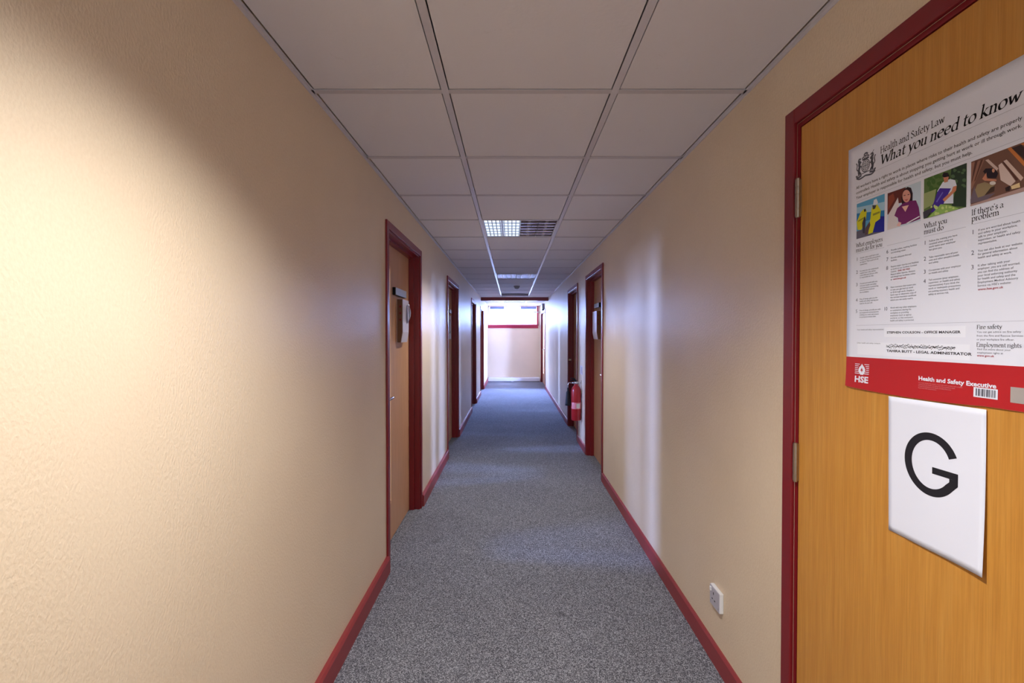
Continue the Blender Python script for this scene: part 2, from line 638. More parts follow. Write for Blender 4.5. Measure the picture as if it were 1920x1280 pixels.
# trunking at the foot of the end wall
t = empty('trunking', (0.0, YE - 0.18, 0))
tag(t, 'low white boxed trunking along the foot of the far end wall', 'trunking')
bm = B()
box(bm, XL + 0.024, 0.79, YE - 0.34, YE - 0.002, 0.012, 0.105, bev=0.006)
obj('cover', bm, 'white', t)
bm = B()
box(bm, -0.49 + 0.06, -0.49 + 0.11, YE - 0.344, YE - 0.002, 0.010, 0.1085, bev=0.003)
bm.free()
bm = B()
box(bm, -0.02, 0.035, YE - 0.345, YE - 0.002, 0.006, 0.109, bev=0.003)
obj('joint_cover', bm, 'white', t)
bm = B()
box(bm, 0.79, 0.808, YE - 0.343, YE - 0.002, 0.0, 0.108, bev=0.004)
obj('end_cap', bm, 'offwhite', t)
bm = B()
box(bm, XL + 0.03, 0.785, YE - 0.325, YE - 0.01, 0.0, 0.012)
obj('plinth', bm, 'black', t)


# ------------------------------------------------------------------ recessed louvre lights
def make_light(name, y, lit, label):
    cx, cy = (GX0 + GX1) / 2, y + 0.3
    root = empty(name, (cx, cy, CEIL))
    tag(root, label, 'ceiling light', group='recessed louvre lights in the ceiling')
    x0, x1, y0, y1 = GX0 + 0.0125, GX1 - 0.0125, y + 0.0125, y + 0.5875
    zt = CEIL + 0.085
    bm = B()
    w = 0.006
    box(bm, x0, x1, y0, y1, zt, zt + 0.012)
    box(bm, x0, x0 + w, y0, y1, CEIL + 0.002, zt)
    box(bm, x1 - w, x1, y0, y1, CEIL + 0.002, zt)
    box(bm, x0 + w, x1 - w, y0, y0 + w, CEIL + 0.002, zt)
    box(bm, x0 + w, x1 - w, y1 - w, y1, CEIL + 0.002, zt)
    obj('housing', bm, 'white', root)
    xm = (x0 + x1) / 2
    half = (x1 - x0) / 2 - w
    for side in (0, 1):
        a = x0 + w + 0.002 if side == 0 else xm + 0.003
        b = xm - 0.003 if side == 0 else x1 - w - 0.002
        if side == 0 and lit:
            bm = B()
            box(bm, a, b, y0 + w, y1 - w, CEIL + 0.0075, CEIL + 0.0115)
            obj('lit_diffuser', bm, 'lit', root)
            bm = B()
            n = 9
            for i in range(n + 1):
                x = a + (b - a) * i / n
                ww = 0.007
                box(bm, x - ww / 2, x + ww / 2, y0 + w, y1 - w, CEIL + 0.003, CEIL + 0.0072)
            for i in range(7):
                yy = y0 + w + (y1 - y0 - 2 * w) * i / 6
                box(bm, a, b, yy - 0.006, yy + 0.006, CEIL + 0.003, CEIL + 0.0072)
            box(bm, (a + b) / 2 - 0.008, (a + b) / 2 + 0.008, y0 + w, y1 - w, CEIL + 0.002, CEIL + 0.0070)
            obj('cell_louvre', bm, 'gridlit', root)
            continue
        for j in (0, 1):
            p = a + (b - a) * j / 2 + 0.001
            q = a + (b - a) * (j + 1) / 2 - 0.001
            # parabolic trough
            bm = B()
            prev = None
            for k in range(13):
                u = k / 12 * 2 - 1
                z = CEIL + 0.006 + 0.058 * (1 - u * u)
                x = (p + q) / 2 + u * (q - p) / 2
                cur = (bm.verts.new((x, y0 + w, z)), bm.verts.new((x, y1 - w, z)))
                if prev:
                    f = bm.faces.new((prev[0], prev[1], cur[1], cur[0]))
                    f.smooth = True
                prev = cur
            r = obj('reflector', bm, 'reflector', root)
            bm = B()
            tube(bm, [((p + q) / 2, y0 + 0.02, CEIL + 0.046), ((p + q) / 2, y1 - 0.02, CEIL + 0.046)], 0.012, 12)
            obj('tube', bm, 'white', r)
            for k in range(7):
                bm = B()
                yy = y0 + w + 0.004 + (y1 - y0 - 2 * w - 0.008) * k / 6
                # wedge-shaped cross blade
                A = [bm.verts.new((x, yy + dy, z)) for x in (p + 0.002, q - 0.002) for dy, z in ((-0.010, CEIL + 0.003), (0.010, CEIL + 0.003), (0, CEIL + 0.040))]
                bm.faces.new((A[0], A[1], A[4], A[3]))
                bm.faces.new((A[1], A[2], A[5], A[4]))
                bm.faces.new((A[2], A[0], A[3], A[5]))
                bm.faces.new(A[0:3][::-1])
                bm.faces.new(A[3:6])
                obj('cross_blade', bm, 'blade', r)
    return root


make_light('ceiling_light', ROW0 + 3 * PITCH, True, 'nearest ceiling light in view, left half glowing blue-white, right half dark louvres')
L8 = make_light('ceiling_light', ROW0 + 8 * PITCH, False, 'unlit louvre light in the middle distance with four bright reflections')
copy_a = copy_tree(L8, (0, 0, 0))
copy_a.location = L8.location + Vector((0, 5 * PITCH, 0))
tag(copy_a, 'unlit louvre light farthest away, just before the red ceiling beam', 'ceiling light', group='recessed louvre lights in the ceiling')
L0 = make_light('ceiling_light', ROW0 - 2 * PITCH, True, 'lit louvre light overhead beside the poster door')
copy_b = copy_tree(L0, (0, 0, 0))
copy_b.location = L0.location + Vector((0, -5 * PITCH, 0))
tag(copy_b, 'lit louvre light behind the camera', 'ceiling light', group='recessed louvre lights in the ceiling')

# smoke detector
sd = empty('smoke_detector', (0.085, 8.0, CEIL))
tag(sd, 'small round grey smoke detector on the ceiling between the two far lights', 'smoke detector')


def lathe(bm, cx, cy, prof, n=28, mi=0):
    rings = []
    for r, z in prof:
        rings.append([bm.verts.new((cx + r * math.cos(2 * math.pi * k / n), cy + r * math.sin(2 * math.pi * k / n), z)) for k in range(n)])
    for A, C in zip(rings, rings[1:]):
        for k in range(n):
            f = bm.faces.new((A[k], A[(k + 1) % n], C[(k + 1) % n], C[k]))
            f.smooth = True
            f.material_index = mi
    bm.faces.new(rings[0][::-1]).material_index = mi
    bm.faces.new(rings[-1]).material_index = mi


bm = B()
lathe(bm, 0.085, 8.0, ((0.055, CEIL), (0.057, CEIL - 0.012), (0.052, CEIL - 0.020), (0.048, CEIL - 0.022)))
obj('base', bm, 'grey', sd)
bm = B()
lathe(bm, 0.085, 8.0, ((0.044, CEIL - 0.022), (0.044, CEIL - 0.034), (0.034, CEIL - 0.046), (0.018, CEIL - 0.052), (0.006, CEIL - 0.054)))
obj('sensor_head', bm, 'grey', sd)

# door closer on the head of the double door
dc = empty('door_closer', (XR, 11.75, 2.06))
tag(dc, 'grey overhead door closer box high on the right wall by the far window', 'door closer')
bm = B()
box(bm, XR - 0.062, XR - 0.0005, 11.62, 11.90, 2.005, 2.15, bev=0.006)
obj('body', bm, 'grey', dc)
bm = B()
box(bm, XR - 0.060, XR - 0.012, 11.66, 11.84, 1.975, 2.005, bev=0.003)
obj('spindle_cover', bm, 'black', dc)
bm = B()
tube(bm, [(XR - 0.036, 11.75, 1.98), (XR - 0.036, 11.75, 1.948), (XR - 0.29, 11.95, 1.945)], 0.007, 8)
tube(bm, [(XR - 0.29, 11.95, 1.945), (XR + 0.035, 12.32, 1.925)], 0.006, 8)
obj('arm', bm, 'steel', dc)


# ------------------------------------------------------------------ signs and document holders on the doors
def door_sign(s, xf, y, z, label, length=0.26, hgt=0.046):
    root = empty('door_sign', (xf, y, z))
    tag(root, label, 'sign')
    bm = B()
    box(bm, xf - s * 0.0005, xf - s * 0.020, y, y + length, z, z + hgt, bev=0.002)
    obj('backing', bm, 'black', root)
    bm = B()
    box(bm, xf - s * 0.0202, xf - s * 0.0235, y + 0.004, y + length, z + 0.001, z + hgt - 0.001, bev=0.001)
    obj('face_plate', bm, 'blueplate', root)


def holder(s, xf, y0, y1, z0, z1, depth, label):
    root = empty('document_holder', (xf, (y0 + y1) / 2, z0))
    tag(root, label, 'document holder')
    bm = B()
    # front plate: leans out at the top, tucks in at the bottom
    xo, xi = xf - s * depth, xf - s * depth * 0.72
    pts = ((xo, z1), (xo, z0 + 0.07), (xi, z0))
    th = s * 0.004
    A = [(x, z) for x, z in pts] + [(x + th, z) for x, z in pts[::-1]]
    P = [bm.verts.new((x, y0, z)) for x, z in A]
    Q = [bm.verts.new((x, y1, z)) for x, z in A]
    n = len(A)
    for i in range(n):
        bm.faces.new((P[i], P[(i + 1) % n], Q[(i + 1) % n], Q[i]))
    bm.faces.new(P[::-1])
    bm.faces.new(Q)
    obj('front_panel', bm, 'lilac', root)
    for yy in (y0 + 0.001, y1 - 0.004):
        bm = B()
        A = ((xf - s * 0.001, z0), (xi + th, z0), (xo + th, z0 + 0.07), (xo + th, z1), (xf - s * 0.001, z1))
        P = [bm.verts.new((x, yy, z)) for x, z in A]
        Q = [bm.verts.new((x, yy + 0.003, z)) for x, z in A]
        n = len(A)
        for i in range(n):
            bm.faces.new((P[i], P[(i + 1) % n], Q[(i + 1) % n], Q[i]))
        bm.faces.new(P[::-1])
        bm.faces.new(Q)
        sp = obj('side_panel', bm, 'brown', root)
        if yy < y0 + 0.01:
            for zc in (z0 + 0.155, z0 + 0.20, z0 + 0.245):
                bm = B()
                xc = xo + s * 0.018
                box(bm, xc - 0.007, xc + 0.007, y0 - 0.003, y0 + 0.001, zc - 0.008, zc + 0.008, bev=0.002)
                obj('clip', bm, 'red', sp)
    bm = B()
    box(bm, xf - s * 0.0005, xf - s * 0.003, y0, y1, z0, z1)
    obj('back_plate', bm, 'lilac', root)


xl1 = XL - 0.078
xr6 = XR + 0.078
door_sign(-1, xl1, 3.00, 1.606, 'black and pale blue name slide on the nearest left door', 0.30, 0.05)
door_sign(1, xr6, 4.66, 1.628, 'black and white name slide on the right door above its holder')
door_sign(-1, xl1, 5.58, 1.612, 'small pale name slide on the second left door above the notice', 0.2)
holder(-1, xl1, 3.11, 3.28, 1.290, 1.585, 0.043, 'lilac-grey document holder fixed to the nearest left door')
holder(1, xr6, 4.66, 4.89, 1.298, 1.588, 0.045, 'pale document holder with brown side on the right-hand door')

# papers sticking out of the left holder
bm = B()
yp = 3.215
V = []
for i in range(7):
    t = i / 6
    V.append((bm.verts.new((xl1 + 0.0455 + 0.028 * math.sin(math.pi * (t * 0.8 + 0.1)), yp, 1.43 + 0.13 * t)),
              bm.verts.new((xl1 + 0.0455 + 0.006 * t, yp + 0.05, 1.43 + 0.13 * t))))
for a, b in zip(V, V[1:]):
    f = bm.faces.new((a[0], a[1], b[1], b[0]))
    f.smooth = True
o = obj('paper_leaf', bm, 'paper')
sm = o.modifiers.new('thick', 'SOLIDIFY')
sm.thickness = 0.0008
tag(o, 'white paper leaf curling out beside the holder on the left door', 'paper')

# notice on door_2
bm = B()
box(bm, xl1 + 0.0005, xl1 + 0.0015, 5.67, 5.88, 1.29, 1.587)
n2 = tag(obj('notice', bm, 'paper'), 'white paper notice with a dark mark on the second left door', 'notice')
bm = B()
pr = [(0.10 + 0.055 * math.cos(a), 0.16 + 0.085 * math.sin(a)) for a in [math.radians(40 + i * 28) for i in range(11)]]
tube(bm, [(xl1 + 0.0016, 5.67 + u, 1.29 + v) for u, v in pr], 0.008, 6)
for v in bm.verts:
    v.co.x = xl1 + 0.0015 + (0.0004 if v.co.x > xl1 + 0.0016 else 0.0)
obj('printed_mark', bm, 'inkgrey', n2)

# ------------------------------------------------------------------ fire extinguisher
ex, ey, ez = 0.766, 5.42, 0.325
fe = empty('fire_extinguisher', (ex, ey, ez))
tag(fe, 'red gas fire extinguisher with black horn hung on the right wall', 'fire extinguisher')
R = 0.058
bm = B()
lathe(bm, ex, ey, ((R * 0.86, ez), (R, ez + 0.008), (R, ez + 0.345), (R * 0.93, ez + 0.372), (R * 0.7, ez + 0.398), (R * 0.42, ez + 0.415), (R * 0.36, ez + 0.432)))
cyl = obj('cylinder', bm, 'extred', fe)
bm = B()
lathe(bm, ex, ey, ((R + 0.0003, ez + 0.14), (R + 0.0008, ez + 0.141), (R + 0.0008, ez + 0.215), (R + 0.0003, ez + 0.216)))
obj('label_band', bm, 'pink', cyl)
bm = B()
n = 10
for i in range(n):
    a0, a1 = math.radians(-95 + i * 4.5), math.radians(-95 + (i + 1) * 4.5)
    q = [bm.verts.new((ex + (R + 0.0014) * math.cos(a), ey + (R + 0.0014) * math.sin(a), z)) for a, z in ((a0, ez + 0.15), (a1, ez + 0.15), (a1, ez + 0.205), (a0, ez + 0.205))]
    bm.faces.new(q)
obj('paper_label', bm, 'offwhite', cyl)
bm = B()
tube(bm, [(ex, ey, ez + 0.428), (ex, ey, ez + 0.462)], 0.019, 14)
tube(bm, [(ex + 0.03, ey, ez + 0.445), (ex - 0.045, ey, ez + 0.445)], 0.011, 12)
valve = obj('valve', bm, 'steel', fe)
bm = B()
tube(bm, [(ex + 0.005, ey, ez + 0.462), (ex - 0.03, ey - 0.01, ez + 0.480), (ex - 0.075, ey - 0.03, ez + 0.474)], [0.010, 0.008, 0.006], 8)
tube(bm, [(ex + 0.005, ey, ez + 0.462), (ex - 0.03, ey - 0.012, ez + 0.500), (ex - 0.07, ey - 0.03, ez + 0.504)], [0.010, 0.008, 0.006], 8)
obj('squeeze_handle', bm, 'black', valve)
bm = B()
tube(bm, [(ex - 0.045, ey, ez + 0.445), (ex - 0.085, ey + 0.01, ez + 0.446), (ex - 0.094, ey + 0.012, ez + 0.425), (ex - 0.095, ey + 0.014, ez + 0.38)], 0.0065, 8)
obj('swivel_arm', bm, 'steel', fe)
bm = B()
tube(bm, [(ex - 0.095, ey + 0.014, ez + 0.385), (ex - 0.095, ey + 0.014, ez + 0.35), (ex - 0.095, ey + 0.014, ez + 0.335), (ex - 0.094, ey + 0.014, ez + 0.20), (ex - 0.094, ey + 0.014, ez + 0.175)],
     [0.012, 0.013, 0.022, 0.034, 0.036], 18)
obj('horn', bm, 'black', fe)
bm = B()
box(bm, XR - 0.008, XR - 0.0005, ey - 0.02, ey + 0.02, ez + 0.33, ez + 0.47)
tube(bm, [(XR - 0.006, ey, ez + 0.445), (ex + 0.018, ey, ez + 0.445)], 0.006, 8)
obj('wall_bracket', bm, 'offwhite', fe)

bm = B()
box(bm, XR - 0.003, XR - 0.0003, 5.36, 5.55, 0.87, 0.975, bev=0.001)
es = tag(obj('wall_sign', bm, 'lilac'), 'small pale plate on the right wall just above the fire extinguisher', 'sign')
bm = B()
box(bm, XR - 0.0036, XR - 0.003, 5.385, 5.44, 0.885, 0.96)
obj('panel', bm, 'grey', es)

# ------------------------------------------------------------------ wall socket
so = empty('wall_socket', (XR, 1.82, 0.245))
tag(so, 'white single electrical socket low on the right wall above the skirting', 'socket')
sy0, sy1, sz0, sz1, sx = 1.772, 1.858, 0.243, 0.322, XR - 0.017
bm = B()
box(bm, sx + 0.001, XR - 0.0003, sy0, sy1, sz0, sz1, bev=0.0025)
obj('back_box', bm, 'white', so)
bm = B()
box(bm, sx - 0.0015, sx + 0.002, sy0 + 0.001, sy1 - 0.001, sz0 + 0.001, sz1 - 0.001, bev=0.0018)
plate = obj('face_plate', bm, 'socketface', so)
for (yy, zz, w, hh) in ((1.822, 0.297, 0.0045, 0.010), (1.811, 0.272, 0.008, 0.0045), (1.833, 0.272, 0.008, 0.0045)):
    bm = B()
    box(bm, sx - 0.0022, sx, yy - w / 2, yy + w / 2, zz - hh / 2, zz + hh / 2)
    obj('pin_hole', bm, 'dark', plate)
bm = B()
box(bm, sx - 0.006, sx, 1.841, 1.851, 0.298, 0.314, bev=0.0015)
obj('rocker_switch', bm, 'white', plate)
bm = B()
for yy in (1.782, 1.848):
    tube(bm, [(sx - 0.0024, yy, 0.258), (sx, yy, 0.258)], 0.003, 10)
obj('screw', bm, 'steel', plate)

# ------------------------------------------------------------------ poster and sheet on the big door
LF = XR + 0.001          # leaf face
PY, PZ = 1.129, 1.795    # poster top left (y, z)
PXF = LF - 0.0022        # printed face of the poster


def bend(u, v):
    """how far the poster stands off the door (m) at u, v in mm: its lower edge ripples a little"""
    t = max(0.0, (v - 508) / 75.0)
    return 0.0006 * t * (1 + math.sin(u / 38.0)) + 0.0022 * t * t * math.exp(-((u - 8) / 60.0) ** 2)


def pv(u, v, lift=0.0):
    return (PXF - bend(u, v) - lift, PY - u / 1000.0, PZ - v / 1000.0)


def bottom(u):
    return 580 + 5.5 * math.sin(min(1, max(0, u / 330.0)) * math.pi) ** 0.8


poster = None
PW = 420


def sheet(bm, u0, u1, v0f, v1f, nu, nv, lift, thick=0.0):
    g = []
    for i in range(nu + 1):
        u = u0 + (u1 - u0) * i / nu
        g.append([bm.verts.new(pv(u, v0f(u) + (v1f(u) - v0f(u)) * j / nv, lift)) for j in range(nv + 1)])
    for i in range(nu):
        for j in range(nv):
            f = bm.faces.new((g[i][j], g[i][j + 1], g[i + 1][j + 1], g[i + 1][j]))
            f.smooth = True


bm = B()
sheet(bm, 0, PW, lambda u: 0, lambda u: bottom(u), 28, 30, 0)
poster = obj('safety_poster', bm, 'paper')
sm = poster.modifiers.new('thick', 'SOLIDIFY')
sm.thickness = 0.0006
sm.offset = 0
tag(poster, 'large white workplace safety law poster with red footer on the honey-coloured door', 'poster')
bm = B()
sheet(bm, 0.2, PW - 0.2, lambda u: 508 - 2.0 * u / PW, lambda u: bottom(u) - 0.1, 28, 8, 0.0005)
obj('red_footer', bm, 'posterred', poster)
PL = 0.0005   # lift of printing above the sheet
LP = 0.0009   # lift on the red footer


def poly(bm, pts, lift, mi=0):
    try:
        f = bm.faces.new([bm.verts.new(pv(u, v, lift)) for u, v in pts])
        f.material_index = mi
        return f
    except ValueError:
        return None


def rect(bm, u0, v0, u1, v1, lift, mi=0):
    return poly(bm, ((u0, v0), (u0, v1), (u1, v1), (u1, v0)), lift, mi)


# --- calligraphic serif lettering: strokes drawn with a broad nib
def cr(pts, n=6):
    """smooth curve through points"""
    P = [pts[0]] + list(pts) + [pts[-1]]
    out = []
    for i in range(1, len(P) - 2):
        for k in range(n):
            t = k / n
            a, b, c, d = P[i - 1], P[i], P[i + 1], P[i + 2]
            out.append(tuple(0.5 * (2 * b[j] + (c[j] - a[j]) * t + (2 * a[j] - 5 * b[j] + 4 * c[j] - d[j]) * t * t + (3 * b[j] - a[j] - 3 * c[j] + d[j]) * t ** 3) for j in (0, 1)))
    out.append(tuple(pts[-1]))
    return out


def sf(x, y=0, w=0.17):
    return [(x - w, y), (x + w, y)]


AS, CAP, DE = 1.62, 1.50, -0.62
BOWL_R = lambda x: cr([(x, 0.75), (x + 0.28, 0.99), (x + 0.58, 0.84), (x + 0.66, 0.5), (x + 0.55, 0.14), (x + 0.28, 0.0), (x, 0.16)])
BOWL_L = lambda x: cr([(x, 0.82), (x - 0.26, 1.0), (x - 0.56, 0.84), (x - 0.66, 0.48), (x - 0.56, 0.13), (x - 0.32, 0.0), (x, 0.22)])
ARCH = lambda x: cr([(x, 0.70), (x + 0.24, 0.98), (x + 0.46, 0.90), (x + 0.52, 0.6), (x + 0.52, 0.3), (x + 0.52, 0)])
G = {
    'a': ([cr([(0.12, 0.78), (0.34, 1.0), (0.60, 0.86), (0.62, 0.5), (0.62, 0.16), (0.80, 0.03)]), cr([(0.62, 0.58), (0.30, 0.52), (0.08, 0.28), (0.20, 0.02), (0.44, 0.06), (0.62, 0.26)])], 0.92),
    'b': ([[(0.0, AS), (0.16, AS), (0.16, 0.05)], BOWL_R(0.16)], 1.0),
    'c': ([cr([(0.72, 0.80), (0.46, 1.0), (0.16, 0.80), (0.08, 0.45), (0.24, 0.08), (0.50, 0.0), (0.76, 0.18)])], 0.86),
    'd': ([[(0.60, AS), (0.76, AS), (0.76, 0.0), (0.92, 0.0)], BOWL_L(0.76)], 1.04),
    'e': ([cr([(0.12, 0.55), (0.45, 0.58), (0.74, 0.62), (0.66, 0.92), (0.42, 1.0), (0.14, 0.76), (0.08, 0.42), (0.24, 0.07), (0.50, 0.0), (0.78, 0.18)])], 0.90),
    'f': ([cr([(0.62, 1.52), (0.44, 1.64), (0.27, 1.45), (0.25, 1.0), (0.25, 0.5), (0.25, 0.0)]), [(0.05, 0.97), (0.52, 0.97)], sf(0.25)], 0.58),
    'g': ([cr([(0.62, 0.86), (0.38, 1.0), (0.14, 0.82), (0.14, 0.55), (0.38, 0.38), (0.62, 0.55), (0.64, 0.80), (0.84, 0.98)]), cr([(0.26, 0.40), (0.16, 0.22), (0.34, 0.08), (0.64, 0.02), (0.74, -0.22), (0.50, -0.48), (0.18, -0.44), (0.08, -0.22), (0.26, 0.02)])], 0.90),
    'h': ([[(0.02, AS), (0.18, AS), (0.18, 0)], ARCH(0.18), sf(0.18), sf(0.72)], 0.98),
    'i': ([[(0.03, 0.98), (0.19, 0.98), (0.19, 0)], sf(0.19), [(0.17, 1.38), (0.22, 1.42)]], 0.48),
    'k': ([[(0.02, AS), (0.18, AS), (0.18, 0)], [(0.20, 0.42), (0.66, 0.96)], cr([(0.32, 0.58), (0.55, 0.28), (0.80, 0.0)]), sf(0.18), sf(0.66, 0.97, 0.14), [(0.72, 0), (0.94, 0)]], 0.96),
    'l': ([[(0.03, AS), (0.19, AS), (0.19, 0)], sf(0.19)], 0.48),
    'm': ([[(0.02, 0.98), (0.18, 0.98), (0.18, 0)], ARCH(0.18), ARCH(0.70), sf(0.18), sf(0.70), sf(1.22)], 1.50),
    'n': ([[(0.02, 0.98), (0.18, 0.98), (0.18, 0)], ARCH(0.18), sf(0.18), sf(0.72)], 0.98),
    'o': ([cr([(0.46, 1.0), (0.16, 0.82), (0.08, 0.45), (0.22, 0.08), (0.46, 0.0), (0.76, 0.18), (0.84, 0.55), (0.70, 0.92), (0.46, 1.0)])], 0.98),
    'p': ([[(0.02, 0.98), (0.18, 0.98), (0.18, DE)], BOWL_R(0.18), sf(0.18, DE)], 1.0),
    'r': ([[(0.02, 0.98), (0.18, 0.98), (0.18, 0)], cr([(0.18, 0.66), (0.36, 0.95), (0.58, 0.93)]), sf(0.18)], 0.66),
    's': ([cr([(0.56, 0.84), (0.36, 1.0), (0.14, 0.82), (0.24, 0.58), (0.48, 0.44), (0.60, 0.22), (0.42, 0.0), (0.12, 0.14)])], 0.72),
    't': ([cr([(0.28, 1.35), (0.24, 0.95), (0.24, 0.45), (0.28, 0.08), (0.46, 0.0), (0.62, 0.10)]), [(0.04, 0.97), (0.56, 0.97)]], 0.64),
    'u': ([cr([(0.02, 0.98), (0.18, 0.96), (0.18, 0.5), (0.20, 0.12), (0.40, 0.0), (0.62, 0.16), (0.70, 0.32)]), [(0.56, 0.98), (0.70, 0.98), (0.70, 0.0), (0.86, 0.0)]], 0.98),
    'v': ([[(0.12, 0.98), (0.42, 0.0), (0.74, 0.98)], sf(0.12, 0.98, 0.14), sf(0.74, 0.98, 0.14)], 0.86),
    'w': ([[(0.12, 0.98), (0.40, 0.02), (0.66, 0.92), (0.94, 0.02), (1.22, 0.98)], sf(0.12, 0.98, 0.13), sf(1.22, 0.98, 0.13)], 1.34),
    'y': ([[(0.12, 0.98), (0.44, 0.06)], cr([(0.78, 0.98), (0.48, 0.15), (0.30, -0.38), (0.06, -0.58)]), sf(0.12, 0.98, 0.13), sf(0.78, 0.98, 0.12)], 0.90),
    'E': ([[(0.18, CAP), (0.18, 0)], [(0.04, CAP), (0.84, CAP), (0.84, 1.28)], [(0.18, 0.80), (0.70, 0.80)], [(0.04, 0), (0.90, 0), (0.92, 0.24)]], 1.04),
    'F': ([[(0.18, CAP), (0.18, 0)], [(0.04, CAP), (0.84, CAP), (0.84, 1.28)], [(0.18, 0.78), (0.68, 0.78)], sf(0.18)], 0.94),
    'H': ([[(0.18, CAP), (0.18, 0)], [(1.04, CAP), (1.04, 0)], [(0.18, 0.78), (1.04, 0.78)], sf(0.18), sf(0.18, CAP), sf(1.04), sf(1.04, CAP)], 1.30),
    'I': ([[(0.20, CAP), (0.20, 0)], sf(0.20), sf(0.20, CAP)], 0.50),
    'L': ([[(0.18, CAP), (0.18, 0)], sf(0.18, CAP), [(0.04, 0), (0.80, 0), (0.84, 0.26)]], 0.96),
    'S': ([cr([(0.74, 1.22), (0.50, 1.50), (0.18, 1.30), (0.22, 0.98), (0.54, 0.74), (0.78, 0.44), (0.60, 0.04), (0.28, 0.0), (0.06, 0.28)])], 0.94),
    'W': ([[(0.12, CAP), (0.52, 0.0), (0.90, 1.30), (1.32, 0.0), (1.70, CAP)], sf(0.12, CAP), sf(1.70, CAP)], 1.76),
    "'": ([[(0.14, 1.55), (0.10, 1.25)]], 0.30),
    ' ': ([], 0.42),
}


def callig(bm, text, u, v, width, xh, slant=0.0, nib=0.085, hair=0.028, lift=None, mi=0):
    """lettering with its baseline from (u, v), squeezed or stretched to WIDTH mm"""
    lift = PL if lift is None else lift
    total = sum(G[c][1] for c in text)
    sx = width / total
    ang = math.radians(32)
    nx, ny = nib * math.cos(ang), nib * math.sin(ang)
    x = 0.0
    z = 0

    def P(a, b):
        return bm.verts.new(pv(u + a * sx + slant * b * xh, v - b * xh, lift + (z % 7) * 0.000002))
    for c in text:
        st, adv = G[c]
        for s in st:
            for (a, b), (c2, d) in zip(s, s[1:]):
                z += 1
                a0, c0 = a + x, c2 + x
                dx, dy = c0 - a0, d - b
                l = math.hypot(dx, dy) or 1
                # nib parallelogram
                if abs(dx * ny - dy * nx) > 1e-4:
                    bm.faces.new((P(a0 - nx, b - ny), P(a0 + nx, b + ny), P(c0 + nx, d + ny), P(c0 - nx, d - ny)))
                hx, hy = -dy / l * hair, dx / l * hair
                bm.faces.new((P(a0 - hx, b - hy), P(a0 + hx, b + hy), P(c0 + hx, d + hy), P(c0 - hx, d - hy)))
        x += adv


def font(bm, lines, u, v, size, lead, lift=None, mi=0, bold=0.0, width=None, spacing=1.0):
    """plain lettering: LINES of text, first baseline at (u, v) mm, body SIZE mm"""
    lift = PL if lift is None else lift
    for i, t in enumerate(lines):
        if not t:
            continue
        cu = bpy.data.curves.new('t', 'FONT')
        cu.body = t
        cu.size = 1.0
        cu.resolution_u = 2
        cu.offset = bold
        cu.space_character = spacing
        o = bpy.data.objects.new('t', cu)
        COL.objects.link(o)
        dg = bpy.context.evaluated_depsgraph_get()
        me = bpy.data.meshes.new_from_object(o.evaluated_get(dg))
        xs_ = [q.co.x for q in me.vertices] or [0, 1]
        k = size if width is None else width[i] / max(xs_) if isinstance(width, (list, tuple)) else width / max(xs_)
        vs_ = [bm.verts.new(pv(u + q.co.x * k, v + i * lead - q.co.y * size, lift)) for q in me.vertices]
        for p in me.polygons:
            try:
                f = bm.faces.new([vs_[q] for q in p.vertices])
                f.material_index = mi
            except ValueError:
                pass
        bpy.data.objects.remove(o)
        bpy.data.curves.remove(cu)
        bpy.data.meshes.remove(me)


# headings
bm = B()
callig(bm, 'Health and Safety Law', 98, 46, 152, 9.4, 0, 0.10, 0.04)
obj('law_heading', bm, 'ink', poster)
bm = B()
callig(bm, 'What you need to know', 97, 71.5, 284, 13.6, 0.20, 0.115, 0.04)
obj('main_heading', bm, 'ink', poster)
bm = B()
for v, a, b in ((80, 27, 396), (134.5, 28, 394)):
    rect(bm, a, v, b, v + 0.45, PL)
for a, b, v in ((30, 111, 259), (119, 200, 257), (209, 294, 257), (304, 392, 255.5), (31, 392, 431.5)):
    rect(bm, a, v, b, v + 0.45, PL)
obj('rules', bm, 'rule', poster)
bm = B()
font(bm, ['All workers have a right to work in places where risks to their health and safety are properly',
          'controlled. Health and safety is about stopping you getting hurt at work or ill through work.',
          'Your employer is responsible for health and safety, but you must help.'], 26.5, 104, 9.3, 12.0, bold=0.006, width=[357, 357, 277])
obj('introduction_text', bm, 'ink', poster)
bm = B()
callig(bm, 'What employers', 28, 244, 79, 6.2, 0, 0.105, 0.042)
callig(bm, 'must do for you', 28, 255.5, 78, 6.2, 0, 0.105, 0.042)
callig(bm, 'What you', 209, 240.5, 49, 6.4, 0, 0.105, 0.042)
callig(bm, 'must do', 209, 252, 42, 6.4, 0, 0.105, 0.042)
callig(bm, "If there's a", 304, 239, 54, 6.6, 0, 0.105, 0.042)
callig(bm, 'problem', 304, 250, 47, 6.6, 0, 0.105, 0.042)
callig(bm, 'Fire safety', 316, 444, 42, 4.6, 0, 0.105, 0.048)
callig(bm, 'Employment rights', 316, 475.5, 72, 4.6, 0, 0.105, 0.048)
obj('column_headings', bm, 'ink', poster)

